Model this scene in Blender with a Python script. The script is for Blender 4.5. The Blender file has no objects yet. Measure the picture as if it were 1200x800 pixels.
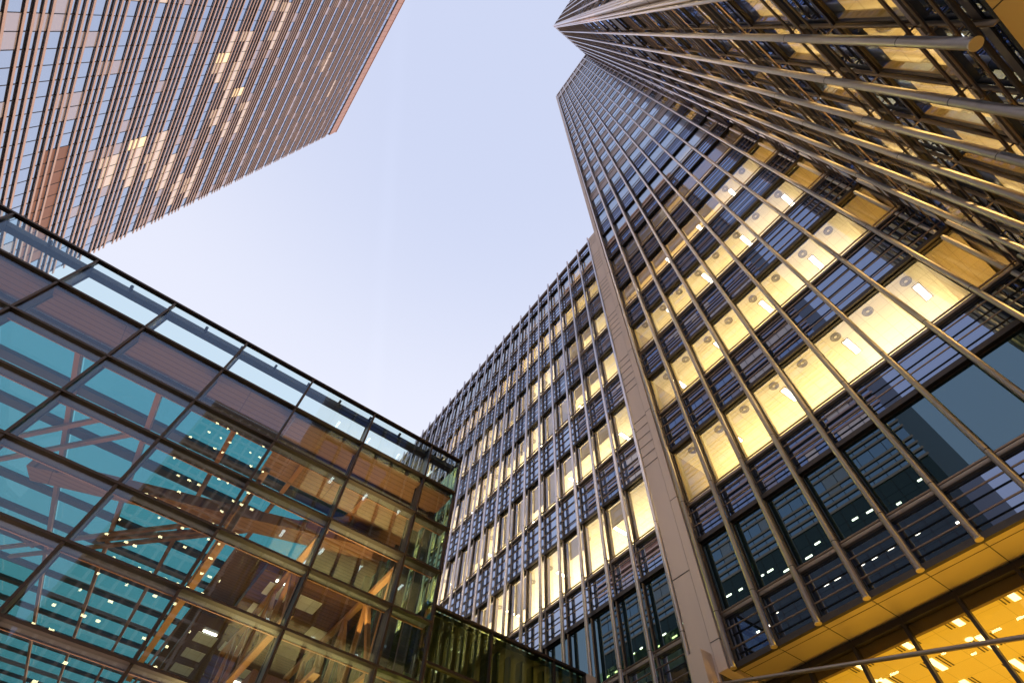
import bpy, math, random
from mathutils import Matrix, Vector
R = math.radians
sc = bpy.context.scene
COL = sc.collection
rnd = random.Random(7)

# ------------------------------------------------------------------ camera
CAM = Vector((0.0, 0.0, 1.7))
cd = bpy.data.cameras.new("camera"); cam = bpy.data.objects.new("camera", cd); COL.objects.link(cam)
cd.sensor_width = 36.0; cd.lens = 608.362 / 1200 * 36.0
cd.clip_start = 0.05; cd.clip_end = 4000
right = Vector((0.80520832, -0.59153892, 0.04148812))
down = Vector((0.5253639, 0.67918233, -0.51254672))
fwd = Vector((0.27501333, 0.43450325, 0.85765646))
m = Matrix(((right.x, -down.x, -fwd.x, 0), (right.y, -down.y, -fwd.y, 0), (right.z, -down.z, -fwd.z, 0), (0, 0, 0, 1)))
cam.matrix_world = Matrix.Translation(CAM) @ m
sc.camera = cam

# ------------------------------------------------------------------ sky, sun, exposure
SUN_AZ = math.atan2(1.0, 1.25)       # clockwise from +Y towards +X
SUN_EL = R(7)
w = bpy.data.worlds.new("World"); sc.world = w; w.use_nodes = True
nt = w.node_tree; nt.nodes.clear()
out = nt.nodes.new("ShaderNodeOutputWorld"); bg = nt.nodes.new("ShaderNodeBackground")
sky = nt.nodes.new("ShaderNodeTexSky"); sky.sky_type = 'NISHITA'; sky.sun_disc = False
sky.sun_elevation = SUN_EL; sky.sun_rotation = SUN_AZ
sky.air_density = 1.0; sky.dust_density = 2.0; sky.ozone_density = 1.5
tint = nt.nodes.new("ShaderNodeMix"); tint.data_type = 'RGBA'; tint.blend_type = 'MIX'
tint.inputs[0].default_value = 0.8                      # thin high evening haze over the clear sky
sep = nt.nodes.new("ShaderNodeSeparateXYZ")
neg = nt.nodes.new("ShaderNodeTexCoord")
nt.links.new(neg.outputs['Generated'], sep.inputs[0])
ramp = nt.nodes.new("ShaderNodeValToRGB"); nt.links.new(sep.outputs[2], ramp.inputs[0])
cr = ramp.color_ramp; cr.interpolation = 'EASE'
cr.elements[0].position = 0.0; cr.elements[0].color = (0.92, 0.72, 0.62, 1)
cr.elements[1].position = 1.0; cr.elements[1].color = (0.60, 0.655, 0.86, 1)
e = cr.elements.new(0.35); e.color = (0.88, 0.83, 0.86, 1)
e = cr.elements.new(0.72); e.color = (0.78, 0.80, 0.93, 1)
# faint old vapour trail across the zenith
dt = nt.nodes.new("ShaderNodeVectorMath"); dt.operation = 'DOT_PRODUCT'; dt.inputs[1].default_value = (-0.88196, 0.41729, -0.21912)
nrm = nt.nodes.new("ShaderNodeVectorMath"); nrm.operation = 'NORMALIZE'
nt.links.new(neg.outputs['Generated'], nrm.inputs[0]); nt.links.new(nrm.outputs[0], dt.inputs[0])
ab = nt.nodes.new("ShaderNodeMath"); ab.operation = 'ABSOLUTE'; nt.links.new(dt.outputs['Value'], ab.inputs[0])
tn = nt.nodes.new("ShaderNodeTexNoise"); tn.inputs['Scale'].default_value = 9; tn.inputs['Detail'].default_value = 4
nt.links.new(nrm.outputs[0], tn.inputs['Vector'])
m1 = nt.nodes.new("ShaderNodeMapRange"); m1.interpolation_type = 'SMOOTHSTEP'
m1.inputs[1].default_value = 0.0; m1.inputs[2].default_value = 0.022; m1.inputs[3].default_value = 1.0; m1.inputs[4].default_value = 0.0
nt.links.new(ab.outputs[0], m1.inputs[0])
m2 = nt.nodes.new("ShaderNodeMath"); m2.operation = 'MULTIPLY'; nt.links.new(m1.outputs[0], m2.inputs[0]); nt.links.new(tn.outputs[0], m2.inputs[1])
m3 = nt.nodes.new("ShaderNodeMath"); m3.operation = 'MULTIPLY_ADD'; m3.inputs[1].default_value = 0.24; m3.inputs[2].default_value = 8.0
nt.links.new(m2.outputs[0], m3.inputs[0])
sc8 = nt.nodes.new("ShaderNodeVectorMath"); sc8.operation = 'SCALE'; sc8.inputs[3].default_value = 8.2
nt.links.new(m3.outputs[0], sc8.inputs[3]); nt.links.new(ramp.outputs[0], sc8.inputs[0]); nt.links.new(sc8.outputs[0], tint.inputs[7])
nt.links.new(sky.outputs[0], tint.inputs[6])
nt.links.new(tint.outputs[2], bg.inputs[0]); nt.links.new(bg.outputs[0], out.inputs[0])
bg.inputs[1].default_value = 0.15
sd = bpy.data.lights.new("sun", 'SUN'); so = bpy.data.objects.new("sun", sd); COL.objects.link(so)
sd.energy = 3.0; sd.angle = R(3); sd.color = (1.0, 0.62, 0.42)
dirv = Vector((math.sin(SUN_AZ) * math.cos(SUN_EL), math.cos(SUN_AZ) * math.cos(SUN_EL), math.sin(SUN_EL)))
so.rotation_euler = dirv.to_track_quat('Z', 'Y').to_euler(); so.location = (0, 0, 300)
sc.view_settings.view_transform = 'Standard'; sc.view_settings.look = 'None'
sc.view_settings.exposure = 0.1; sc.view_settings.gamma = 1.0
sc.render.engine = 'CYCLES'
cy = sc.cycles
cy.use_denoising = True
cy.max_bounces = 10; cy.glossy_bounces = 5; cy.diffuse_bounces = 3; cy.transparent_max_bounces = 24; cy.transmission_bounces = 6
cy.caustics_reflective = False; cy.caustics_refractive = False
cy.sample_clamp_indirect = 6.0

# ------------------------------------------------------------------ materials
def newmat(name):
    ma = bpy.data.materials.new(name); ma.use_nodes = True
    return ma, ma.node_tree, ma.node_tree.nodes["Principled BSDF"]

def solid(name, col, rough=0.5, metal=0.0, var=0.12, scale=3.0, spec=0.5, streak=False):
    ma, t, b = newmat(name)
    tc = t.nodes.new("ShaderNodeTexCoord"); nz = t.nodes.new("ShaderNodeTexNoise")
    mp = t.nodes.new("ShaderNodeMapping")
    mp.inputs['Scale'].default_value = (1, 1, 0.15) if streak else (1, 1, 1)
    nz.inputs['Scale'].default_value = scale; nz.inputs['Detail'].default_value = 5
    rp = t.nodes.new("ShaderNodeMapRange")
    rp.inputs[3].default_value = 1 - var; rp.inputs[4].default_value = 1 + var
    mx = t.nodes.new("ShaderNodeMix"); mx.data_type = 'RGBA'; mx.blend_type = 'MULTIPLY'; mx.inputs[0].default_value = 1
    mx.inputs[6].default_value = (*col, 1)
    t.links.new(tc.outputs['Object'], mp.inputs[0]); t.links.new(mp.outputs[0], nz.inputs['Vector'])
    t.links.new(nz.outputs[0], rp.inputs[0]); t.links.new(rp.outputs[0], mx.inputs[7])
    t.links.new(mx.outputs[2], b.inputs['Base Color'])
    b.inputs['Roughness'].default_value = rough; b.inputs['Metallic'].default_value = metal
    b.inputs['Specular IOR Level'].default_value = spec
    return ma

def thin_fresnel(t):
    """Fresnel of a thin pane: the far face reflects like the near one"""
    fr = t.nodes.new("ShaderNodeFresnel"); gm = t.nodes.new("ShaderNodeNewGeometry"); io = t.nodes.new("ShaderNodeMapRange")
    io.inputs[3].default_value = 1.5; io.inputs[4].default_value = 1 / 1.5
    t.links.new(gm.outputs['Backfacing'], io.inputs[0]); t.links.new(io.outputs[0], fr.inputs[0])
    return fr

def glass(name, tintc, refl, base=0.06, gain=0.9, rough=0.0, warp=0.0, wscale=0.6):
    """coated pane: tinted see-through mixed with a Fresnel mirror; warp = slight roller-wave bump"""
    ma, t, b = newmat(name); t.nodes.remove(b)
    o = t.nodes["Material Output"]
    tr = t.nodes.new("ShaderNodeBsdfTransparent"); tr.inputs[0].default_value = (*tintc, 1)
    gl = t.nodes.new("ShaderNodeBsdfGlossy"); gl.inputs['Color'].default_value = (*refl, 1); gl.inputs['Roughness'].default_value = rough
    fr = thin_fresnel(t)
    ml = t.nodes.new("ShaderNodeMath"); ml.operation = 'MULTIPLY_ADD'; ml.inputs[1].default_value = gain; ml.inputs[2].default_value = base
    ml.use_clamp = True
    mx = t.nodes.new("ShaderNodeMixShader")
    if warp > 0:
        tc = t.nodes.new("ShaderNodeNewGeometry"); nz = t.nodes.new("ShaderNodeTexNoise"); nz.inputs['Scale'].default_value = wscale
        nz.inputs['Detail'].default_value = 1
        bp = t.nodes.new("ShaderNodeBump"); bp.inputs['Strength'].default_value = 1.0; bp.inputs['Distance'].default_value = warp
        t.links.new(tc.outputs['Position'], nz.inputs['Vector']); t.links.new(nz.outputs[0], bp.inputs['Height'])
        t.links.new(bp.outputs[0], gl.inputs['Normal'])
    t.links.new(fr.outputs[0], ml.inputs[0]); t.links.new(ml.outputs[0], mx.inputs[0])
    t.links.new(tr.outputs[0], mx.inputs[1]); t.links.new(gl.outputs[0], mx.inputs[2]); t.links.new(mx.outputs[0], o.inputs[0])
    return ma

def opaque_glass(name, body, refl, base=0.10, gain=0.9, warp=0.0, emit=None, wscale=0.6):
    ma, t, b = newmat(name)
    o = t.nodes["Material Output"]
    b.inputs['Base Color'].default_value = (*body, 1); b.inputs['Roughness'].default_value = 0.5
    b.inputs['Specular IOR Level'].default_value = 0.0
    if emit:
        b.inputs['Emission Color'].default_value = (*emit[0], 1); b.inputs['Emission Strength'].default_value = emit[1]
    gl = t.nodes.new("ShaderNodeBsdfGlossy"); gl.inputs['Color'].default_value = (*refl, 1); gl.inputs['Roughness'].default_value = 0.0
    fr = thin_fresnel(t)
    ml = t.nodes.new("ShaderNodeMath"); ml.operation = 'MULTIPLY_ADD'; ml.inputs[1].default_value = gain; ml.inputs[2].default_value = base
    ml.use_clamp = True
    mx = t.nodes.new("ShaderNodeMixShader")
    if warp > 0:
        tc = t.nodes.new("ShaderNodeNewGeometry"); nz = t.nodes.new("ShaderNodeTexNoise"); nz.inputs['Scale'].default_value = wscale
        nz.inputs['Detail'].default_value = 1
        bp = t.nodes.new("ShaderNodeBump"); bp.inputs['Strength'].default_value = 1.0; bp.inputs['Distance'].default_value = warp
        t.links.new(tc.outputs['Position'], nz.inputs['Vector']); t.links.new(nz.outputs[0], bp.inputs['Height'])
        t.links.new(bp.outputs[0], gl.inputs['Normal'])
    t.links.new(fr.outputs[0], ml.inputs[0]); t.links.new(ml.outputs[0], mx.inputs[0])
    t.links.new(b.outputs[0], mx.inputs[1]); t.links.new(gl.outputs[0], mx.inputs[2]); t.links.new(mx.outputs[0], o.inputs[0])
    return ma

def emissive(name, col, st):
    ma, t, b = newmat(name)
    b.inputs['Base Color'].default_value = (0.8, 0.8, 0.8, 1)
    b.inputs['Emission Color'].default_value = (*col, 1); b.inputs['Emission Strength'].default_value = st
    return ma

def tiles(name, c1, c2, scale, rough=0.8, mortar=0.02, bw=0.6, rh=0.6):
    """ceiling tiles / cladding panels: fine joints drawn by a brick texture, as the real joints are"""
    ma, t, b = newmat(name)
    tc = t.nodes.new("ShaderNodeTexCoord"); br = t.nodes.new("ShaderNodeTexBrick")
    br.offset = 0.0; br.inputs['Color1'].default_value = (*c1, 1); br.inputs['Color2'].default_value = (*[x * .95 for x in c1], 1)
    br.inputs['Mortar'].default_value = (*c2, 1); br.inputs['Scale'].default_value = scale
    br.inputs['Mortar Size'].default_value = mortar; br.inputs['Brick Width'].default_value = bw; br.inputs['Row Height'].default_value = rh
    t.links.new(tc.outputs['Object'], br.inputs['Vector']); t.links.new(br.outputs[0], b.inputs['Base Color'])
    b.inputs['Roughness'].default_value = rough
    return ma

M = {}
M['tube'] = solid("brushed_steel", (0.78, 0.74, 0.80), 0.30, 0.82, 0.06, 8)
M['joint'] = solid("dark_joint", (0.05, 0.045, 0.045), 0.5)
M['rod'] = solid("bronze_rod", (0.30, 0.215, 0.17), 0.38, 0.75, 0.08, 8)
M['bronze'] = solid("dark_bronze", (0.055, 0.045, 0.042), 0.42, 0.55, 0.15, 6)
M['trim'] = solid("steel_trim", (0.34, 0.27, 0.22), 0.4, 0.6, 0.1, 6)
M['lining'] = solid("window_lining", (0.55, 0.42, 0.18), 0.5, 0.0, 0.05)
M['clad'] = solid("pale_metal_cladding", (0.66, 0.53, 0.46), 0.42, 0.2, 0.15, 1.2, streak=True)
M['clad_dark'] = solid("brown_metal_cladding", (0.16, 0.115, 0.10), 0.45, 0.4, 0.10, 1.2, streak=True)
M['clad_mid'] = solid('mauve_brown_cladding', (0.42, 0.34, 0.335), 0.4, 0.3, 0.08, 1.2)
M['ceiling'] = tiles("white_ceiling_tiles", (0.76, 0.73, 0.66), (0.50, 0.46, 0.38), 1.0, 0.8, 0.006, 0.34, 0.34)
M['diffuser'] = solid("grey_air_diffuser", (0.22, 0.20, 0.17), 0.5)
M['lamp'] = emissive("office_lamp", (1.0, 0.93, 0.78), 9.0)
M['lamp_far'] = emissive('warm_office_lamp', (1.0, 0.74, 0.40), 32.0)
M['lamp_soft'] = emissive('lobby_lamp', (1.0, 0.90, 0.66), 2.2)
M['lampframe'] = solid("lamp_frame", (0.16, 0.10, 0.05), 0.5)
M['core'] = solid("core_wall_paint", (0.45, 0.40, 0.33), 0.8, 0, 0.1, .5)
M['blind'] = solid("roller_blind", (0.66, 0.62, 0.58), 0.9, 0, 0.04, 12)
_t = M['blind'].node_tree; _b = _t.nodes["Principled BSDF"]; _tr = _t.nodes.new("ShaderNodeBsdfTranslucent")
_tr.inputs[0].default_value = (0.70, 0.66, 0.62, 1); _mx = _t.nodes.new("ShaderNodeMixShader"); _mx.inputs[0].default_value = 0.45
_t.links.new(_b.outputs[0], _mx.inputs[1]); _t.links.new(_tr.outputs[0], _mx.inputs[2]); _t.links.new(_mx.outputs[0], _t.nodes["Material Output"].inputs[0])
M['vision'] = glass("vision_glass", (0.95, 0.94, 0.86), (0.46, 0.62, 1.0), 0.075, 0.85, 0, 0.00012, 1.3)
M['vision_sky_boost'] = glass('upper_glass_sky_boost', (0.93, 0.93, 0.88), (0.72, 0.83, 1.0), 0.20, 1.0, 0, 0.00012, 1.3)  # same vision glass; bright sky reflection of upper storeys put into its mirror tint
M['dark_vision'] = opaque_glass('dark_green_vision_glass', (0.008, 0.014, 0.012), (0.34, 0.56, 0.74), 0.20, 0.9, 0.0003, None, 0.9)
M['spandrel'] = opaque_glass("spandrel_glass", (0.012, 0.016, 0.018), (0.50, 0.63, 0.96), 0.30, 1.0, 0.00015, None, 1.3)
M['spandrel_sky_boost'] = opaque_glass('spandrel_glass_sky_boost', (0.03, 0.035, 0.04), (0.62, 0.74, 1.0), 0.45, 1.0, 0.00015, None, 1.3)  # the spandrel glass again, with the wing's brighter sky reflection built into its colours
M['lobby_glass'] = glass("lobby_glass", (0.99, 0.93, 0.72), (0.8, 0.85, 1.0), 0.01, 0.5)
M['lobby_ceil'] = tiles("lobby_ceiling", (0.78, 0.66, 0.34), (0.55, 0.46, 0.2), 1.0, 0.7, 0.006, 0.6, 0.6)
M['soffit'] = solid("soffit_panels", (0.58, 0.47, 0.28), 0.38, 0.45, 0.08, 1.5)
M['bulkhead'] = solid("bulkhead", (0.16, 0.10, 0.05), 0.6)
M['concrete'] = solid("stone_paving", (0.36, 0.34, 0.315), 0.8, 0, 0.12, .6)
M['fin'] = solid("rose_brown_fin", (0.51, 0.37, 0.305), 0.45, 0.1, 0.08, 2)
M['fin_node'] = M['bronze']
M['bt_panel'] = solid("rust_brown_panel", (0.24, 0.125, 0.085), 0.55, 0.2, 0.22, 0.7, streak=True)
M['crown'] = solid("crown_panel", (0.45, 0.27, 0.21), 0.5, 0.2, 0.06, 0.7)
M['bt_glass'] = opaque_glass("tower_window_glass", (0.05, 0.06, 0.08), (0.74, 0.84, 1.0), 0.60, 0.6, 0.0006, None, 0.4)
M['bt_pale'] = opaque_glass("tower_window_blind", (0.42, 0.39, 0.38), (0.75, 0.82, 1.0), 0.20, 0.8, 0.0006, None, 0.4)
M['bt_dark'] = opaque_glass('tower_window_dark', (0.035, 0.05, 0.045), (0.55, 0.65, 0.75), 0.06, 0.5)
M['bt_lit'] = opaque_glass("tower_window_lit", (0.5, 0.4, 0.3), (0.7, 0.8, 1.0), 0.12, 0.8, 0.0005, ((1.0, 0.82, 0.58), 0.42), 0.4)
M['bt_lamp'] = opaque_glass("tower_window_bright", (0.5, 0.4, 0.3), (0.7, 0.8, 1.0), 0.08, 0.8, 0.0005, ((1.0, 0.75, 0.36), 1.1), 0.4)
M['pav_glass'] = glass("pavilion_glass", (0.88, 0.965, 0.95), (0.50, 0.66, 1.0), 0.034, 0.6, 0, 0.0001, 0.9)
M['sky_glass'] = glass("teal_skylight_glass", (0.29, 0.58, 0.62), (0.8, 0.9, 1.0), 0.01, 0.5)
M['pav_bar'] = solid("pavilion_bronze", (0.050, 0.032, 0.026), 0.4, 0.5, 0.1, 4)
M['pav_steel'] = solid("pavilion_steel", (0.10, 0.085, 0.085), 0.45, 0.2, 0.1, 2)
M['copper'] = solid("copper_flange", (0.46, 0.20, 0.09), 0.45, 0.2, 0.1, 3)
M['wood'] = tiles("timber_soffit", (0.30, 0.145, 0.075), (0.15, 0.07, 0.035), 1.0, 0.6, 0.012, 3.0, 0.16)
M['darkwood'] = tiles('dark_timber', (0.16, 0.075, 0.035), (0.07, 0.03, 0.015), 1.0, 0.55, 0.012, 3.0, 0.16)
M['timber'] = solid("orange_timber", (0.32, 0.155, 0.06), 0.55, 0, 0.2, 3)
M['greenglass'] = glass("green_link_glass", (0.72, 0.80, 0.55), (0.6, 0.75, 0.7), 0.03, 0.6, 0, 0.0002, 0.8)
M['gt_stone'] = solid("grey_stone", (0.42, 0.37, 0.32), 0.7, 0.1, 0.1, .5)
M['gt_glass'] = opaque_glass("dark_window", (0.03, 0.035, 0.035), (0.6, 0.7, 0.9), 0.08, 0.7)
M['gt_lit'] = emissive("lit_window", (1.0, 0.62, 0.20), 24.0)
M['brick'] = solid("brown_stone", (0.17, 0.125, 0.09), 0.8, 0, 0.15, .8)

# ------------------------------------------------------------------ mesh helpers
def setmat(me, mats):
    for x in (mats if isinstance(mats, (list, tuple)) else [mats]):
        me.materials.append(M[x])

class MB:
    def __init__(self): self.v = []; self.f = []; self.mi = []
    def quad(self, a, b, c, d, mi=0):
        n = len(self.v); self.v += [tuple(a), tuple(b), tuple(c), tuple(d)]; self.f.append((n, n + 1, n + 2, n + 3)); self.mi.append(mi)
    def box(self, x0, x1, y0, y1, z0, z1, mi=0):
        if x0 > x1: x0, x1 = x1, x0
        if y0 > y1: y0, y1 = y1, y0
        if z0 > z1: z0, z1 = z1, z0
        n = len(self.v)
        self.v += [(x0, y0, z0), (x1, y0, z0), (x1, y1, z0), (x0, y1, z0), (x0, y0, z1), (x1, y0, z1), (x1, y1, z1), (x0, y1, z1)]
        for q in ((0, 3, 2, 1), (4, 5, 6, 7), (0, 1, 5, 4), (1, 2, 6, 5), (2, 3, 7, 6), (3, 0, 4, 7)):
            self.f.append(tuple(n + i for i in q)); self.mi.append(mi)
    def cyl(self, p, q, r, seg=10, mi=0, cap=True):
        p = Vector(p); q = Vector(q); d = (q - p).normalized()
        a = d.orthogonal().normalized(); b = d.cross(a); n = len(self.v)
        for c in (p, q):
            for i in range(seg):
                t = 2 * math.pi * i / seg
                self.v.append(tuple(c + a * (r * math.cos(t)) + b * (r * math.sin(t))))
        for i in range(seg):
            j = (i + 1) % seg
            self.f.append((n + i, n + j, n + seg + j, n + seg + i)); self.mi.append(mi)
        if cap:
            self.f.append(tuple(n + i for i in reversed(range(seg)))); self.mi.append(mi)
            self.f.append(tuple(n + seg + i for i in range(seg))); self.mi.append(mi)
    def bar(self, p, q, w_, h_, mi=0):
        """rectangular member from p to q, w_ across, h_ up"""
        p = Vector(p); q = Vector(q); d = (q - p).normalized()
        s = d.cross(Vector((0, 0, 1)))
        s = Vector((1, 0, 0)) if s.length < 1e-4 else s.normalized()
        u = s.cross(d).normalized(); n = len(self.v)
        for c in (p, q):
            for sx, sy in ((-1, -1), (1, -1), (1, 1), (-1, 1)):
                self.v.append(tuple(c + s * (sx * w_ / 2) + u * (sy * h_ / 2)))
        for f in ((0, 1, 2, 3), (7, 6, 5, 4), (0, 4, 5, 1), (1, 5, 6, 2), (2, 6, 7, 3), (3, 7, 4, 0)):
            self.f.append(tuple(n + i for i in f)); self.mi.append(mi)
    def ring(self, c, r0, r1, h, seg=20, mi=0):
        n = len(self.v)
        for (r, z) in ((r0, 0), (r1, 0), (r1, h), (r0, h)):
            for i in range(seg):
                t = 2 * math.pi * i / seg
                self.v.append((c[0] + r * math.cos(t), c[1] + r * math.sin(t), c[2] + z))
        for k in range(4):
            for i in range(seg):
                j = (i + 1) % seg; l = (k + 1) % 4
                self.f.append((n + k * seg + i, n + l * seg + i, n + l * seg + j, n + k * seg + j)); self.mi.append(mi)
    def mesh(self, name, mats, smooth=False, off=(0, 0, 0)):
        me = bpy.data.meshes.new(name)
        me.from_pydata([(x - off[0], y - off[1], z - off[2]) for x, y, z in self.v], [], self.f)
        setmat(me, mats)
        me.polygons.foreach_set('material_index', self.mi)
        if smooth: me.polygons.foreach_set('use_smooth', [len(f) == 4 for f in self.f])
        me.update(); return me
    def build(self, name, mats, parent=None, smooth=False, kind=None):
        off = wloc(parent) if parent else (0, 0, 0)
        o = bpy.data.objects.new(name, self.mesh(name, mats, smooth, off)); COL.objects.link(o)
        if parent: o.parent = parent
        if kind: o['kind'] = kind
        return o

def wloc(o):
    p = Vector((0, 0, 0))
    while o: p += o.location; o = o.parent
    return p

def thing(name, label, cat, loc, group=None):
    o = bpy.data.objects.new(name, None); COL.objects.link(o); o.location = loc
    o.empty_display_size = 0.5
    o['label'] = label; o['category'] = cat
    if group: o['group'] = group
    return o

def inst(name, me, parent, loc):
    o = bpy.data.objects.new(name, me); COL.objects.link(o); o.parent = parent
    o.location = Vector(loc) - wloc(parent)
    return o

def area(name, loc, sx, sy, power, col, rot=(math.pi, 0, 0)):
    l = bpy.data.lights.new(name, 'AREA'); l.shape = 'RECTANGLE'; l.size = sx; l.size_y = sy; l.energy = power; l.color = col
    o = bpy.data.objects.new(name, l); COL.objects.link(o); o.location = loc; o.rotation_euler = rot
    return o

# ------------------------------------------------------------------ ground
g = MB(); g.quad((-1500, -1500, 0), (1500, -1500, 0), (1500, 1500, 0), (-1500, 1500, 0))
o = g.build('plaza_ground', 'concrete'); o['kind'] = 'structure'; o['label'] = 'grey stone paving of the plaza between the towers'

# ------------------------------------------------------------------ curtain-wall system shared by tower and wing
ST = 3.94            # storey height
S1 = 11.87           # sill of the first full storey
HEAD = 2.03          # vision pane height
class Frame:
    """facade axes: u along the wall, w inwards from the mullion-tube centre line"""
    def __init__(s, kind, base): s.kind = kind; s.b = base
    def P(s, u, w_, z):
        if s.kind == 'W': return (s.b + w_, u, z)        # faces -X
        return (u, s.b - w_, z)                           # faces +Y
    def box(s, mb, u0, u1, w0, w1, z0, z1, mi=0):
        a = s.P(u0, w0, z0); b = s.P(u1, w1, z1); mb.box(a[0], b[0], a[1], b[1], a[2], b[2], mi)

GW = 0.25            # glass set back behind the tubes
def win_mesh(F, du, h, pane='vision'):
    """one window: bronze frame with a deep lining inside and its pane; origin at pane bottom centre"""
    mb = MB(); s = Frame(F.kind, 0)
    hw = du / 2 - 0.02; t = 0.03
    for (a, b, c, d) in ((-hw, -hw + t, 0, h), (hw - t, hw, 0, h), (-hw + t, hw - t, 0, t), (-hw + t, hw - t, h - t, h)):
        s.box(mb, a, b, -0.02, 0.03, c, d, 0)
    for (a, b) in ((-hw, -hw + 0.022), (hw - 0.022, hw)):
        s.box(mb, a, b, 0.034, 0.16, 0.002, h - 0.002, 2)
    s.box(mb, -hw + t, hw - t, 0.0, 0.012, t, h - t, 1)
    return mb.mesh('window', ['bronze', pane, 'lining'])

def facade(root, F, us, z0, ztop, nst, name_windows, lit, depth=5.0, plank=(), first=True, blinds=None, mull_ends=True, lum=None, ceilmax=99, umin=None, umax=None, slabs=True):
    ua, ub = us[0], us[-1]
    # tubes and their brackets, one mullion each
    zs_list = []
    if first: zs_list.append((8.74, 8.74 + 1.86, S1))                # short bottom storey: sill, head, next sill
    for k in range(nst):
        zs = S1 + ST * k; zs_list.append((zs, zs + HEAD, min(zs + ST, ztop)))
    rods = []
    if first: rods += [7.94, 8.34, 11.05, 11.46]
    for k, (zs, zh, zn) in enumerate(zs_list):
        if first and k == 0: continue
        for j in (range(4) if k < 8 else (1,)):
            z = zh + 0.28 + 0.42 * j
            if z < zn - .1: rods.append(z)
    for u in us:
        mb = MB()
        mb.cyl(F.P(u, 0, z0), F.P(u, 0, ztop + 0.32), 0.06, 14)
        for (zs, zh, zn) in zs_list:
            mb.cyl(F.P(u, 0, zs - .03), F.P(u, 0, zs - .015), 0.0622, 14, 1, cap=False)
        F.box(mb, u - 0.014, u + 0.014, 0.18, GW - 0.012, z0 + .02, ztop, 2)
        for z in rods + [a for (a, b, c) in zs_list] + [b for (a, b, c) in zs_list]:
            F.box(mb, u - 0.010, u + 0.010, 0.055, 0.182, z - .012, z + .012, 2)
        mb.build('mullion', ['tube', 'joint', 'trim'], root, smooth=True)
    for k, (zs, zh, zn) in enumerate(zs_list):
        # louvre rods or solid plank in front of the spandrel
        mb = MB()
        zb = zh + 0.14
        rr = [z for z in rods if (zs - 0.85 if (first and k == 0) else zh) < z < zn - .02 and not (first and k == 0 and 8.7 < z < zh)]
        for z in rr:
            mb.cyl(F.P(ua, 0.11, z), F.P(ub, 0.11, z), 0.019, 6)
        if k in plank:
            F.box(mb, ua, ub, 0.10, 0.16, zh + .25, zh + .95); F.box(mb, ua, ub, 0.10, 0.16, zh + 1.05, zh + 1.75)
        mb.cyl(F.P(ua, 0.10, zs - .035), F.P(ub, 0.10, zs - .035), 0.024, 6)
        mb.build('louvre', 'clad_dark' if k in plank else 'rod', root)
        # spandrel glass
        mb = MB()
        zt = zn - 0.09
        F.box(mb, ua, ub, GW, GW + .03, zb, zt)
        if first and k == 0: F.box(mb, ua, ub, GW, GW + .03, z0 + .09, zs - .09)
        mb.build('spandrel', 'clad_mid' if (k >= 8 and F.kind == 'W') else ('spandrel_sky_boost' if root['category'] == 'office building' else 'spandrel'), root)
        # head and sill members
        mb = MB()
        F.box(mb, ua, ub, (0.14 if k < 7 else .215) if F.kind == 'W' else .20, GW + 0.02, zh + .004, zh + (.125 if F.kind == 'W' else .08), 0)
        F.box(mb, ua, ub, 0.18 if k < 7 else .225, GW + 0.06, zs - .085, zs - .004, 1)
        mb.build('transom', ['bronze' if k < 8 else 'clad_mid', 'trim'], root)
        # ceiling slab of this storey
        if slabs:
            mb = MB()
            e0 = ua if umin is None else umin; e1 = ub if umax is None else umax
            F.box(mb, e0, e1, GW + .20, depth, zh + .10, zn - .30)
            ce = mb.build('ceiling', 'ceiling', root)
        else: ce = None
        L = lit.get(k)
        if L and ce:
            (p0, p1, power, col) = L
            parts = [(p0, p1, power, col)]
            if root is tower and F.kind == 'W' and p1 > 4: parts = [(p0, 1.2, power * 1.15, WARM), (1.2, p1, power, col)]
            for (q0, q1, pw, cl) in parts:
                c = F.P((q0 + q1) / 2, 2.5, zs + 0.5); n = q1 - q0
                if F.kind == 'W': area('office_lighting', c, 1.4, n, pw * n, cl)
                else: area('office_lighting', c, n, 1.4, pw * n, cl)
        for i in range(len(us) - 1):
            u = (us[i] + us[i + 1]) / 2; du = us[i + 1] - us[i]
            name_windows.append((F, u, GW, zs + .001, zh - zs - .002, du, 'dark_vision' if (first and k == 0 and F.kind == 'W') else ('vision_sky_boost' if k >= 6 and F.kind == 'W' else 'vision')))
            if ce and lum and L and k <= ceilmax and L[0] <= u <= L[1]:
                lum(ce, F, u, i + k, zh + .10, k)
            if blinds:
                fr = blinds(k, i, u)
                if fr:
                    mb = MB(); F.box(mb, u - du / 2 + .06, u + du / 2 - .06, GW + .175, GW + .185, zh - .02 - (zh - zs) * fr, zh)
                    mb.build('blind', 'blind', root)

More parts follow.
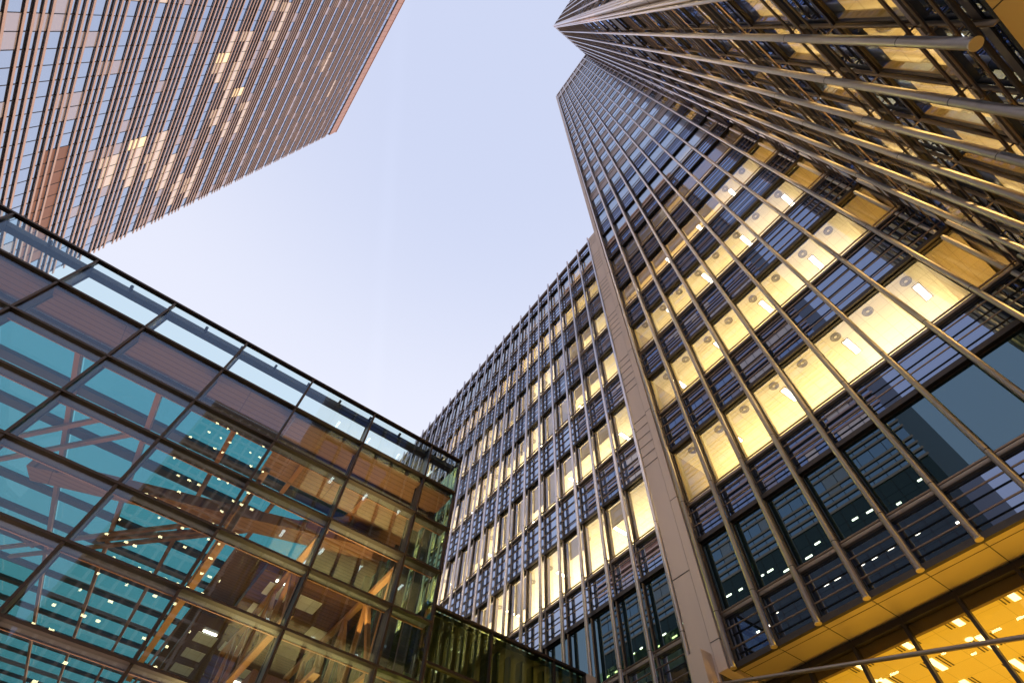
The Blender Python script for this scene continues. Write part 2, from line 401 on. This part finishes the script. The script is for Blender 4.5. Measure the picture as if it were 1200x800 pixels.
def place_windows(root, lst, limit=100):
    cache = {}
    def key(t):
        F, u, gw, z, h, du, pn = t; p = Vector(F.P(u, gw, z + h / 2)) - CAM
        n = Vector((-1, 0, 0)) if F.kind == 'W' else Vector((0, 1, 0))
        c = fwd.dot(p)
        if c <= 0: return 0
        px = 600 + 608 * right.dot(p) / c; py = 400 + 608 * down.dot(p) / c
        vis = 1.0 if (-20 < px < 1220 and -20 < py < 820) else 0.001
        return vis * abs(n.dot(p)) / p.length ** 3
    lst = sorted(lst, key=key, reverse=True)
    rest = MB()
    for i, (F, u, gw, z, h, du, pn) in enumerate(lst):
        kk = (F.kind, round(du, 3), round(h, 3), pn)
        if kk not in cache: cache[kk] = win_mesh(F, du, h, pn)
        me = cache[kk]; c = F.P(u, gw, z)
        if i < limit: inst('window', me, root, c)
        else:
            n = len(rest.v); rest.v += [(v.co.x + c[0], v.co.y + c[1], v.co.z + c[2]) for v in me.vertices]
            for p in me.polygons: rest.f.append(tuple(n + j for j in p.vertices)); rest.mi.append({'vision': 1, 'dark_vision': 3, 'vision_sky_boost': 4}[pn] if p.material_index == 1 else p.material_index)
    if rest.v: rest.build('window', ['bronze', 'vision', 'lining', 'dark_vision', 'vision_sky_boost'], root, kind='stuff')

# shared ceiling fittings
def lamp_mesh(kind):
    mb = MB(); s = Frame(kind, 0)
    s.box(mb, -.075, .075, -.30, .30, -.006, -.003, 0)
    for (a, b, c, d) in ((-.10, -.075, -.325, .325), (.075, .10, -.325, .325), (-.075, .075, -.325, -.30), (-.075, .075, .30, .325)):
        s.box(mb, a, b, c, d, -.012, -.001, 1)
    return mb.mesh('ceiling_light', ['lamp', 'lampframe'])
def diff_mesh():
    mb = MB()
    mb.ring((0, 0, -.010), .112, .142, .008, 24); mb.ring((0, 0, -.012), .085, .100, .010, 22); mb.ring((0, 0, -.012), .045, .070, .010, 20)
    for i in range(10):
        t = math.pi * 2 * i / 10
        mb.bar((.062 * math.cos(t), .062 * math.sin(t), -.006), (.12 * math.cos(t), .12 * math.sin(t), -.006), .008, .004)
    return mb.mesh('air_diffuser', 'diffuser')
LMESH = {k: lamp_mesh(k) for k in ('W', 'N')}
DMESH = diff_mesh()
def lum_main(ce, F, u, i, z, k):
    inst('air_diffuser', DMESH, ce, F.P(u + (0.05 if i % 2 else 0), 0.70 if k < 3 else 0.62, z))
    if i % 2 == 0: inst('ceiling_light', LMESH[F.kind], ce, F.P(u - 0.08, 1.28 if k < 3 else 1.1, z))
def lum_wing(ce, F, u, i, z, k):
    inst('air_diffuser', DMESH, ce, F.P(u, 0.85, z))
    if i % 3 == 0: inst('ceiling_light', LMESH[F.kind], ce, F.P(u, 1.5, z))

# ------------------------------------------------------------------ office tower (main face + projecting shaft)
ROOF = 116.2; BOT = 7.54; XT = 10.0; YP = -2.37
tower = thing('office_tower', 'tallest office tower with round vertical steel tubes, amber lit floors and projecting corner shaft', 'office tower', (16, -4, 0))
GOLD = (1.0, 0.62, 0.20); CREAM = (1.0, 0.72, 0.30); WARM = (1.0, 0.77, 0.42); AMBER = (1.0, 0.55, 0.12)
FM = Frame('W', XT)
um = [6.42 - 1.016 * i for i in range(9)]              # 6.42 ... -1.71
wins = []
lit = {1: (-2.2, 6.1, 42, CREAM), 2: (-2.2, 6.1, 42, CREAM), 3: (-2.2, 6.1, 40, CREAM), 4: (-2.2, 6.1, 38, GOLD), 5: (-2.2, 3.0, 26, GOLD),
       6: (-2.2, 0.5, 24, GOLD)}
for k in lit: lit[k] = (-1.55,) + lit[k][1:]
um = um[::-1]
um = [YP - GW - 0.06] + um if False else um
def bl_main(k, i, u):
    if k < 4: return 0.0
    r = rnd.random()
    if k == 4: return (0.45 if u > 0.5 else 0.0)
    if k <= 6: return 0.6 if r < .8 else 0.3
    return (0.9 if r < .35 else (0.4 if r < .55 else 0))
facade(tower, FM, [YP - GW - .02] + um, BOT, ROOF, 26, wins, lit, lum=lum_main, blinds=bl_main, ceilmax=4)
FN = Frame('N', YP)
un = [2.36 + 1.045 * i for i in range(7)]
litn = {0: (2.2, 9.8, 50, GOLD), 1: (2.2, 9.8, 54, GOLD), 2: (2.2, 9.8, 54, GOLD), 3: (2.2, 9.8, 54, GOLD), 4: (2.2, 9.8, 36, GOLD), 5: (6.0, 9.8, 30, AMBER)}
facade(tower, FN, un + [XT + GW + .02], BOT, ROOF, 26, wins, litn, lum=lum_main, plank=(5, 6, 7), ceilmax=4)
FW = Frame('W', 1.95)
uw = [-3.4 - 1.05 * i for i in range(9)][::-1]
facade(tower, FW, uw + [-2.62], BOT, ROOF, 26, wins, {}, depth=2.0, slabs=False)
place_windows(tower, wins, 100)
mb = MB(); mb.box(10.46, 14.98, -1.74, -1.70, BOT + .1, ROOF - .32); mb.build('light_stop_wall', 'core', tower)  # unseen wall added to keep the amber corner light out of the next bay
for k in range(0, 19):
    if k in (9, 13, 17): continue
    zz = S1 + ST * k + .3
    area('corner_room_lighting', (11.6, -2.2, zz), 1.6, .5, (22 if k < 5 else 34) * rnd.uniform(.6, 1.3), AMBER)
# corner casing where the shaft turns (polished round-cornered panels)
mb = MB()
mb.box(1.93, 2.20, -2.78, -2.42, BOT, ROOF + 1.0)
for k in range(28):
    z = BOT + ST * k
    mb.box(1.922, 2.208, -2.788, -2.412, z + .02, z + .045, 1)
mb.build('corner_casing', ['clad', 'joint'], tower)
mb = MB(); mb.cyl((1.92, -2.40, BOT - .02), (1.92, -2.40, ROOF + 1.2), 0.085, 14); mb.cyl((2.18, -2.33, BOT - .02), (2.18, -2.33, ROOF + 1.2), 0.055, 14)
mb.build('corner_tube', 'tube', tower, smooth=True)
# tower edge casing at the wing
mb = MB()
mb.box(9.93, 10.9, 6.50, 6.745, BOT, ROOF + .6)
for k in range(28):
    z = BOT + .6 + ST * k
    if z < ROOF: mb.box(9.926, 10.9, 6.497, 6.748, z, z + .018, 1)
mb.build('edge_casing', ['clad', 'joint'], tower)
# parapet crowns
mb = MB()
mb.box(9.95, 10.30, YP - .02, 6.50, ROOF + .002, ROOF + 1.3)
mb.box(2.3, 10.30, YP - .30, YP - .06, ROOF + .002, ROOF + 1.3)
mb.box(1.98, 2.25, -12.6, YP - .31, ROOF + .002, ROOF + 1.3)
for i in range(len(um) - 1): mb.box(10.09, 10.14, um[i] + .03, um[i + 1] - .03, ROOF - 5.2, ROOF - .01)
for i in range(len(un) - 1): mb.box(un[i] + .03, un[i + 1] - .03, YP - .14, YP - .09, ROOF - 5.2, ROOF - .01)
mb.build('parapet', 'clad_mid', tower)
# upper plain spandrel casing at the roof storey (solid louvre)
mb = MB(); mb.box(2.0, 22, -13, YP - .32, ROOF - .3, ROOF - .02); mb.box(10.35, 22, YP - .3, 6.4, ROOF - .3, ROOF - .02)
mb.build('roof', 'clad_dark', tower)
# cores (walls behind the rooms)
mb = MB(); mb.box(15.0, 22, -1.8, 6.4, 0, ROOF - .32); mb.box(3.2, 22, -13, -7.4, 0, ROOF - .32)
mb.box(10.30, 22, -7.35, -2.75, S1, ROOF - .32)
mb.build('core', 'core', tower)
mb = MB(); mb.box(10.35, 15, 6.42, 6.49, BOT + .1, ROOF - .35); mb.build('end_wall', 'core', tower)
# soffits
mb = MB()
mb.box(10.13, 11.0, YP + .05, 6.44, BOT + .03, BOT + .12)
for u in um: mb.box(10.135, 11.0, u - .008, u + .008, BOT + .026, BOT + .031, 1)
mb.box(10.34, 10.35, YP + .05, 6.44, BOT + .026, BOT + .031, 1)
mb.build('soffit', ['soffit', 'joint'], tower)
mb = MB()
mb.box(2.0, 10.0, -13, YP - .27, BOT + .24, BOT + .33)
for u in [2.36 + 1.045 * i for i in range(8)]: mb.box(u - .006, u + .006, -13, YP - .28, BOT + .236, BOT + .241, 1)
for i in range(9): mb.box(2.0, 10.0, -3.35 - 1.05 * i, -3.338 - 1.05 * i, BOT + .2355, BOT + .2405, 1)
mb.build('soffit', ['soffit', 'joint'], tower)
mb = MB()
mb.box(10.04, 10.127, YP, 6.5, BOT - .01, BOT + .10, 0)
mb.box(2.21, 10.0, YP - .268, YP - .235, BOT + .2, BOT + .34, 0)
mb.cyl((2.3, YP - .06, BOT + .02), (10.0, YP - .06, BOT + .02), .03, 8, 0)
mb.build('soffit_edge', 'bronze', tower)
mb = MB()
for (a, b) in [(10.0, u) for u in um] + [(u, YP) for u in un]:
    mb = MB(); mb.cyl((a, b, BOT - .012), (a, b, BOT), 0.068, 16); mb.build('tube_end_cap', 'soffit', tower)
# lobby: glazing line x = 11, ceiling, bulkhead, lamps
mb = MB()
for u in um: mb.box(10.96, 11.10, u - .03, u + .03, 0, BOT + .02)
mb.box(10.97, 11.09, YP, 6.44, BOT - .09, BOT + .025); mb.box(10.975, 11.085, YP, 6.44, 4.3, 4.37)
mb.build('lobby_frame', 'bronze', tower)
mb = MB(); mb.box(11.03, 11.045, YP, 6.44, 0.02, BOT - .09); mb.build('lobby_glazing', 'lobby_glass', tower)
mb = MB(); mb.box(11.12, 11.20, YP, 6.44, 7.27, 7.75); mb.build('bulkhead', 'bulkhead', tower)
mb = MB(); mb.box(11.20, 22, -7, 6.44, 7.50, 7.6); lc = mb.build('lobby_ceiling', 'lobby_ceil', tower)
mb = MB()
mb.box(-.28, .28, -.06, .06, -.010, -.004, 0)
for s in (-.13, -.19, .13, .19): mb.box(-.26, .26, s - .012, s + .012, -.008, -.002, 1)
me = mb.mesh('ceiling_light', ['lamp_soft', 'joint'])
for xr in (11.62, 12.75, 13.9):
    for i in range(9): inst('ceiling_light', me, lc, (xr, 5.72 - .99 * i + (xr - 11.6) * .02, 7.5))
mb = MB(); mb.ring((0, 0, -.012), .0, .07, .010, 16); me2 = mb.mesh('downlight', 'lamp_soft')
for i in range(4): inst('downlight', me2, lc, (12.4, 4.9 - 1.98 * i, 7.5))
area('lobby_lighting', (13.2, 2.0, 3.2), 3.0, 8.5, 320, (1.0, 0.62, 0.08))
area('lobby_spill', (15.5, 2.2, 2.0), 0.7, 0.7, 1100, (1.0, 0.60, 0.14), (math.pi, R(-35), 0))
mb = MB(); mb.box(10.98, 11.02, YP - 1.2, YP - .02, 0, BOT); mb.box(3.2, 10.98, -3.66, -3.60, 0, BOT)
mb.build('lobby_glazing', 'lobby_glass', tower)
area('lobby_spill', (7.0, -6.0, 1.2), 4.0, 0.7, 40, (1.0, 0.60, 0.14), (R(160), 0, 0))

# ------------------------------------------------------------------ wing
WROOF = 35.0
wing = thing('office_wing', 'lower steel and glass wing with cream lit windows beside the tall tower', 'office building', (16, 20, 0))
uwg = [7.45 + 1.06 * i for i in range(29)]
wl = {k: (7.6, 36, 48, (1.0, 0.79, 0.45)) for k in (1, 2, 3, 4)}
wl[5] = (7.6, 36, 38, CREAM); wl[6] = (7.6, 14, 30, GOLD)
def bl_wing(k, i, u):
    r = rnd.random()
    if k == 0: return 0
    if k in (1, 2, 3, 4) and u < 9: return 0
    return 0 if r < .35 else (0.35 if r < .55 else (0.6 if r < .8 else 0.75))
wins = []
facade(wing, FM, uwg, 0.2, WROOF - .05, 6, wins, wl, lum=lum_wing, blinds=bl_wing, ceilmax=4)
# ground storeys below: a plain continuation of rods and panes
place_windows(wing, wins, 100)
mb = MB(); FM.box(mb, uwg[0], uwg[-1], GW, GW + .03, 4.6, 7.5); FM.box(mb, uwg[0], uwg[-1], GW, GW + .03, .1, 4.5)
mb.build('lower_glazing', 'spandrel', wing)
# flat cladding strip with grooves
mb = MB()
mb.box(10.0, 10.6, 6.80, 7.37, 0, WROOF)
for k in range(7):
    for j in range(6):
        z = S1 - 1.9 + ST * k + 0.42 * j
        if z < WROOF - .3 and not (k == 0 and j > 0): mb.box(9.992, 10.6, 6.797, 7.372, z, z + .022, 1)
for z in (4.2, 6.1, 7.3): mb.box(9.992, 10.6, 6.797, 7.372, z, z + .022, 1)
mb.build('cladding_strip', ['clad', 'joint'], wing)
mb = MB(); mb.box(10.05, 10.6, 6.752, 6.797, 0, WROOF); mb.build('recess_joint', 'joint', wing)
mb = MB(); mb.box(9.66, 9.996, 6.84, 7.24, 0, 7.98)
mb.box(9.655, 9.996, 6.835, 7.245, 3.2, 3.215, 1)
mb.build('pier', ['clad', 'joint'], wing)
mb = MB(); mb.box(10.15, 22, 7.38, 37.1, WROOF, WROOF + .25); mb.build('roof', 'clad_dark', wing)
mb = MB(); mb.box(15.0, 22, 6.8, 37.1, 0, WROOF - .01); mb.box(10.3, 15, 37.12, 37.3, 0, WROOF - .01); mb.build('core', 'core', wing)

# ------------------------------------------------------------------ brown tower (left)
XB = -30.0; BY0, BY1 = 5.3, 51.3; BROOF = 151.7; BS = 4.035; B0 = 64.1 - 15 * BS
bt = thing('brown_tower', 'rose brown office tower wrapped in thin horizontal sun fins, standing beyond the glass pavilion', 'office tower', (-40, 28, 0))
mb = MB(); mb.box(-60, XB - .205, BY0 + .1, BY1 - .1, 0, BROOF - 1.0); mb.build('core', 'bronze', bt)
nB = 37; MW = 1.44
nb = int((BY1 - BY0) / MW)
cells = []
for k in range(-1, nB - 1):
    zb = B0 + BS * k
    if zb < 3: continue
    mb = MB()
    for j in range(4):
        z = zb + .81 * j
        if z + .2 > BROOF - 7.5 or zb < 39: continue
        mb.box(XB - .155, XB - .055, BY0 - .2, BY1 + .35, z, z + .05, 0)
        mb.box(XB - .075, XB - .055 + .015, BY0 - .2, BY1 + .35, z - .07, z + .17, 0)
        for i in range(nb + 1):
            y = BY1 - .3 - MW * i; mb.box(XB - .15, XB - .08, y - .035, y + .035, z - .10, z - .002, 1)
    if mb.v: mb.build('sun_fin', ['fin', 'bronze'], bt)
    mb = MB(); mb.box(XB - .20, XB - .175, BY0, BY1, zb, zb + BS - .002)
    for i in range(nb + 1):
        y = BY1 - .3 - MW * i; mb.box(XB - .175, XB - .13, y - .02, y + .03, zb + .1, zb + BS - .1, 1)
    mb.build('spandrel_band', ['bt_dark' if zb < 39 else 'bt_glass', 'bronze'], bt)
    run = 0
    rowp = rnd.choice((.02, .05, .10, .16)) * (1.3 if 60 < zb < 95 else (.35 if zb >= 95 else .8))
    for i in range(nb):
        y0 = BY1 - .3 - MW * (i + 1) + .03; y1 = BY1 - .3 - MW * i - .03
        r = rnd.random()
        if run <= 0 and r < rowp: run = rnd.randint(1, 5)
        mat = 'bt_lit' if run > 0 else ('bt_pale' if r > .82 else 'bt_glass')
        run -= 1; r = rnd.random()
        if zb < 39: mat = 'bt_dark'
        if r < 0.010: mat = 'bt_lamp'
        if 48 < zb + 2.5 < 52 and 33 < y0 < 47: mat = 'bt_panel'
        cells.append((y0, y1, zb + 2.50, zb + BS - .10, mat))
        cells.append((y0, y1, zb + .88, zb + 1.58, mat if r < .10 else ('bt_panel' if mat == 'bt_panel' else ('bt_dark' if zb < 39 else 'bt_glass'))))
        cells.append((y0, y1, zb + 1.70, zb + 2.40, mat if r < .5 else ('bt_panel' if mat == 'bt_panel' else ('bt_dark' if zb < 39 else 'bt_glass'))))
for k in range(9):
    mb = MB(); zb = B0 + BS * k
    for i in range(nb):
        if rnd.random() < .8:
            y = BY1 - .3 - MW * i - rnd.uniform(.3, 1.0); z = zb + rnd.choice((1.3, 2.1, 2.2)); l = rnd.uniform(.35, .8)
            mb.box(XB - .152, XB - .12, y - l / 2, y + l / 2, z, z + .16)
    if mb.v: mb.build('lamp_row', 'lamp_far', bt)
names = ['bt_dark', 'bt_glass', 'bt_pale', 'bt_lit', 'bt_lamp', 'bt_panel']
def sz(c):
    p = Vector((XB, (c[0] + c[1]) / 2, (c[2] + c[3]) / 2)) - CAM; cc = fwd.dot(p)
    px = 600 + 608 * right.dot(p) / cc; py = 400 + 608 * down.dot(p) / cc
    v = 1 if (-10 < px < 480 and -10 < py and py < 243 + .552 * px) else .001
    return v * (c[3] - c[2]) / p.length ** 3
cells.sort(key=sz, reverse=True)
rest = MB()
for i, (y0, y1, za, zb_, mat) in enumerate(cells):
    if i < 100:
        mb = MB(); mb.box(XB - .173, XB - .155, y0, y1, za, zb_); mb.build('window', mat, bt)
    else: rest.box(XB - .173, XB - .155, y0, y1, za, zb_, names.index(mat))
rest.build('window', names, bt, kind='stuff')
mb = MB()
mb.box(-60, XB, BY0 - .2, BY1 + .35, BROOF - 5.2, BROOF)
for i in range(nb + 1):
    y = BY1 - .3 - MW * i; mb.box(XB - .1, XB + .012, y - .03, y + .03, BROOF - 5.1, BROOF - .1, 1)
mb.box(-60.1, XB + .12, BY0 - .3, BY1 + .45, BROOF + .002, BROOF + .35)
mb.build('crown', ['crown', 'bt_panel'], bt)

# ------------------------------------------------------------------ glass pavilion
pav = thing('glass_pavilion', 'glazed pavilion of dark framed panes with a teal skylight roof at lower left', 'glass building', (-4, 20, 0))
PZ = [12.98, 11.75, 10.53, 9.31, 8.09, 6.875, 5.655, 4.435, 3.215, 1.995, 0.775, 0.05]
PX = [4.853] + [3.87 - 1.89 * i for i in range(11)]
x_left = PX[-1]
for i, x in enumerate(PX):
    mb = MB(); mb.box(x - .025, x + .025, 9.94, 10.05, 0, 12.96, 0)
    if i > 0:
        mb.box(x - .012, x + .012, 10.05, 10.33, 0, 12.77, 1); mb.box(x - .035, x + .035, 10.33, 10.36, 0, 12.77, 1)
    mb.build('mullion', ['pav_bar', 'pav_steel'], pav)
for z in PZ:
    mb = MB(); mb.box(x_left, 4.883, 9.925, 10.055, z - .024, z + .024, 0)
    if z < 12: 
        mb.box(x_left, 4.80, 10.057, 10.24, z - .012, z + .012, 1); mb.box(x_left, 4.80, 10.24, 10.268, z - .032, z + .032, 2)
    mb.build('transom', ['pav_bar', 'pav_steel', 'copper'], pav)
mb = MB(); mb.box(x_left, 4.8, 10.20, 10.40, 12.775, 12.92)
for i in range(len(PX) - 1):
    for fx in (0.0, 0.5):
        x = PX[i] * (1 - fx) + PX[i + 1] * fx - .05
        mb.box(x - .03, x + .03, 10.06, 10.20, 12.84, 12.90)
mb.build('parapet_beam', 'pav_steel', pav)
pc = {}
for i in range(len(PX) - 1):
    for j in range(len(PZ) - 1):
        wd = PX[i] - PX[i + 1]; ht = PZ[j] - PZ[j + 1]; kk = (round(wd, 3), round(ht, 3))
        if kk not in pc:
            mb = MB(); mb.box(-wd / 2 + .02, wd / 2 - .02, 0, .016, -ht / 2 + .02, ht / 2 - .02); pc[kk] = mb.mesh('glass_panel', 'pav_glass')
        if j > 8: continue
        inst('glass_panel', pc[kk], pav, ((PX[i] + PX[i + 1]) / 2, 9.99, (PZ[j] + PZ[j + 1]) / 2))
# east end wall: glass with fins
mb = MB(); mb.box(4.835, 4.85, 10.06, 59, 0.05, 12.94); mb.build('end_glazing', 'greenglass', pav)
for i in range(13):
    y = 10.9 + .95 * i
    mb = MB(); mb.box(4.60, 4.83, y - .03, y + .03, 0, 12.7); mb.build('end_fin', 'pav_steel', pav)
# roof: solid rim then sloping rafters, purlins and teal panes
SL = math.tan(R(10)); y0r = 10.95
def rz(y): return 11.62 + SL * (y - y0r)
mb = MB(); mb.box(x_left, .2, 10.07, y0r, 11.66, 11.74, 0); mb.box(.202, 4.8, 10.07, 12.4, 11.60, 11.655, 0); mb.build('roof_rim', 'wood', pav)
mb = MB(); mb.bar(((x_left + 4.8) / 2, y0r + .12, 11.50), ((x_left + 4.8) / 2 + .001, y0r + .12, 11.50), .1, .1) if False else None
rows = [y0r + .12 + 1.9 * i + .055 * i * i for i in range(19)]
for y in rows:
    mb = MB(); mb.bar((x_left, y, rz(y) - .07), (4.78, y, rz(y) - .07), .30, .12); mb.build('purlin', 'pav_steel', pav)
for i in range(10):
    x = 2.9 - 1.89 * i + .02
    mb = MB(); mb.bar((x, y0r + .3, rz(y0r + .3) - .20), (x, 58, rz(58) - .20), .12, .12); mb.build('rafter', 'copper', pav)
for i in range(len(rows) - 1):
    y_a, y_b = rows[i], rows[i + 1]
    for j in range(10):
        x1 = 2.9 - 1.89 * j + .015; x0 = x1 - 1.88
        mb = MB(); mb.quad((x0, y_a, rz(y_a)), (x1, y_a, rz(y_a)), (x1, y_b, rz(y_b)), (x0, y_b, rz(y_b)))
        mb.quad((x0, y_a, rz(y_a) + .02), (x0, y_b, rz(y_b) + .02), (x1, y_b, rz(y_b) + .02), (x1, y_a, rz(y_a) + .02))
        if i < 10: mb.build('skylight_pane', 'sky_glass', pav)
        else: mb.build('skylight_pane', 'sky_glass', pav)
# solid timber ceiling over the right-hand bay
mb = MB(); mb.box(2.95, 4.79, y0r + .02, 34, 11.66, 11.74); mb.box(.9, 2.94, 17.0, 34, 12.2, 12.28); mb.build('timber_ceiling', 'wood', pav)
# plan braces under the skylight
for (a, b) in (((-11, 24), (-3.5, 13)), ((-10.2, 24), (-2.7, 13)), ((-6.5, 26), (1.0, 14.5)), ((-5.8, 26), (1.7, 14.5)), ((-13, 13), (-5, 24)), ((-3, 21), (3, 12.5))):
    mb = MB(); mb.bar((a[0], a[1], rz(a[1]) - .34), (b[0], b[1], rz(b[1]) - .34), .12, .12); mb.build('brace', 'copper', pav)
mb = MB(); mb.bar((-4.5, 15.2, 10.9), (3.9, 12.4, 10.9), .55, .30); mb.build('main_beam', 'wood', pav)
# galleries on the right with lit ceilings
for (xa, xb_, ya, yb_, z) in ((1.6, 4.5, 13.2, 16.2, 9.7), (1.0, 4.5, 18.2, 22.0, 10.4), (2.2, 4.5, 12.4, 14.4, 6.9)):
    mb = MB(); mb.box(xa, xb_, ya, yb_, z, z + .32); ga = mb.build('gallery', 'darkwood', pav)
    k = 0
    y = ya + .4
    while y < yb_ - .9:
        x = xa + .3
        while x < xb_ - .8:
            if (k * 7) % 5 < 3:
                q = MB(); q.box(x, x + .62, y, y + .62, z - .015, z - .002); q.build('ceiling_panel', 'ceiling', ga)
                if k % 4 == 0: q = MB(); q.box(x + .1, x + .52, y - .2, y - .12, z - .03, z - .004); q.build('ceiling_light', 'lamp', ga)
            k += 1; x += .85
        y += 1.15
# timber truss by the east wall
mb = None
for (xx, za, zb_) in ((4.1, 7.2, 9.5), (3.0, 5.0, 6.7), (2.1, 7.6, 9.5), (0.3, 8.4, 10.2)):
    mb = MB()
    for i in range(5):
        y = 11.0 + 1.3 * i
        mb.bar((xx, y, za), (xx + .001, y + .001, zb_), .10, .10) if False else mb.box(xx - .05, xx + .05, y - .05, y + .05, za, zb_)
        mb.bar((xx, y, za), (xx, y + 1.3, zb_), .09, .12)
    mb.bar((xx, 10.6, za - .06), (xx, 17.6, za - .06), .14, .12); mb.bar((xx, 10.6, zb_ + .06), (xx, 17.6, zb_ + .06), .14, .12)
    mb.build('truss', 'timber', pav)
area('gallery_and_fill_light', (2.5, 13.0, 4.4), 3.0, 4.0, 260, (1.0, 0.68, 0.26))
area('gallery_and_fill_light', (3.2, 11.6, 8.6), 2.0, 1.2, 60, (1.0, 0.62, 0.25))
area('gallery_and_fill_light', (-6.0, 13.0, 3.0), 5.0, 3.0, 110, (1.0, 0.50, 0.22))  # added warm fill away from the galleries, brightens the roof rim soffit
mb = MB(); mb.box(x_left, 4.8, 59, 59.3, 0, 20); mb.build('back_wall', 'wood', pav)
area('rim_fill_light', (-5.0, 10.9, 5.0), 14.0, .5, 90, (1.0, 0.55, 0.40))  # added reddish fill strip under the roof rim, stands for no fitting

# ------------------------------------------------------------------ link building
YL = 10.49; LT = 8.82
link = thing('link_building', 'low green glazed link block between the pavilion and the lit wing', 'link building', (7.4, 12, 0))
lx = [4.9, 6.72, 8.62, 9.62]
for x in lx:
    mb = MB(); mb.box(x - .03, x + .03, YL - .05, YL + .05, 0, LT - .03); mb.build('mullion', 'pav_bar', link)
for z in (LT, LT - 1.24, LT - 2.48, LT - 3.72, LT - 4.96):
    mb = MB(); mb.box(4.87, 9.65, YL - .065, YL + .055, z - .03, z + .03); mb.build('transom', 'pav_bar', link)
for i in range(3):
    for j in range(4):
        z1 = LT - 1.24 * j
        mb = MB(); mb.box(lx[i] + .02, lx[i + 1] - .02, YL - .008, YL + .008, z1 - 1.22, z1 - .02); mb.build('glass_panel', 'greenglass', link)
for i in range(14):
    mb = MB(); x = 5.1 + .34 * i; mb.box(x - .03, x + .03, YL + .25, YL + .45, 0, LT - .2); mb.build('blind_fin', 'pav_steel', link)
mb = MB(); mb.box(4.9, 9.65, YL + .08, 18, LT - .16, LT - .04); mb.build('roof', 'pav_steel', link)
mb = MB(); mb.box(4.9, 7.0, YL + .5, 16, LT - 1.45, LT - 1.30); mb.build('ceiling', 'ceiling', link)
mb = MB(); mb.box(9.65, 9.98, YL - .06, 18, 0, LT + .02); mb.build('end_pier', 'clad', link)
area('link_lighting', (6.0, 12.6, 4.5), 1.8, 3.0, 220, (1.0, 0.72, 0.25))

# ------------------------------------------------------------------ tie rod in front of the lobby
rod = thing('tie_rod', 'thin slanted grey steel rod spanning in front of the amber lobby glazing', 'steel rod', (9.8, 6.83, 7.2))
mb = MB()
za = 1.7 + 5.60; zc = za - .2446 * 10.4
mb.cyl((9.8, 6.835, za), (9.8, -3.6, zc), 0.035, 12)
mb.build('rod', 'trim', rod, smooth=True)
mb = MB(); mb.cyl((9.8, 6.80, za - .002), (9.8, 6.835, za), .075, 14); mb.build('end_plate', 'tube', rod)

# ------------------------------------------------------------------ towers across the plaza, seen as reflections
def block(name, label, cat, x0, x1, y0, y1, h, st, bay, stone, litp, faceY):
    t = thing(name, label, cat, ((x0 + x1) / 2, (y0 + y1) / 2, 0))
    mb = MB(); mb.box(x0, x1, y0, y1, 0, h)
    n = int(h / st); nbx = int((x1 - x0) / bay)
    for k in range(n + 1): mb.box(x0, x1, y1, y1 + .25, k * st - .35, k * st + .35)
    for i in range(nbx + 1): mb.box(x0 + bay * i - .3, x0 + bay * i + .3, y1, y1 + .3, 0, h)
    mb.box(x0 - .3, x1 + .3, y0 - .3, y1 + .5, h + .002, h + 1.2)
    mb.build('wall', stone, t)
    for k in range(n):
        q = MB()
        for i in range(nbx):
            a = x0 + bay * i + .3; b = a + bay - .6
            if rnd.random() < litp:
                c = rnd.uniform(a, b - .7); q.box(c, c + rnd.uniform(.4, .9), y1 + .02, y1 + .05, k * st + st * .55, k * st + st * .55 + .45, 1)
            q.box(a, b, y1 + .003, y1 + .015, k * st + .36, (k + 1) * st - .36, 0)
        q.build('window_row', ['gt_glass', 'gt_lit'], t)
    return t
block('grid_tower', 'tall grey tower with a square window grid mirrored in the pavilion panes', 'office tower', -17, 22, -130, -98, 108, 3.6, 2.6, 'gt_stone', 0.5, 1)
block('stone_block', 'low brown stone block with lit windows mirrored in the lowest pavilion panes', 'office building', -48, -12, -62, -44, 30, 3.6, 2.6, 'brick', 0.35, 1)
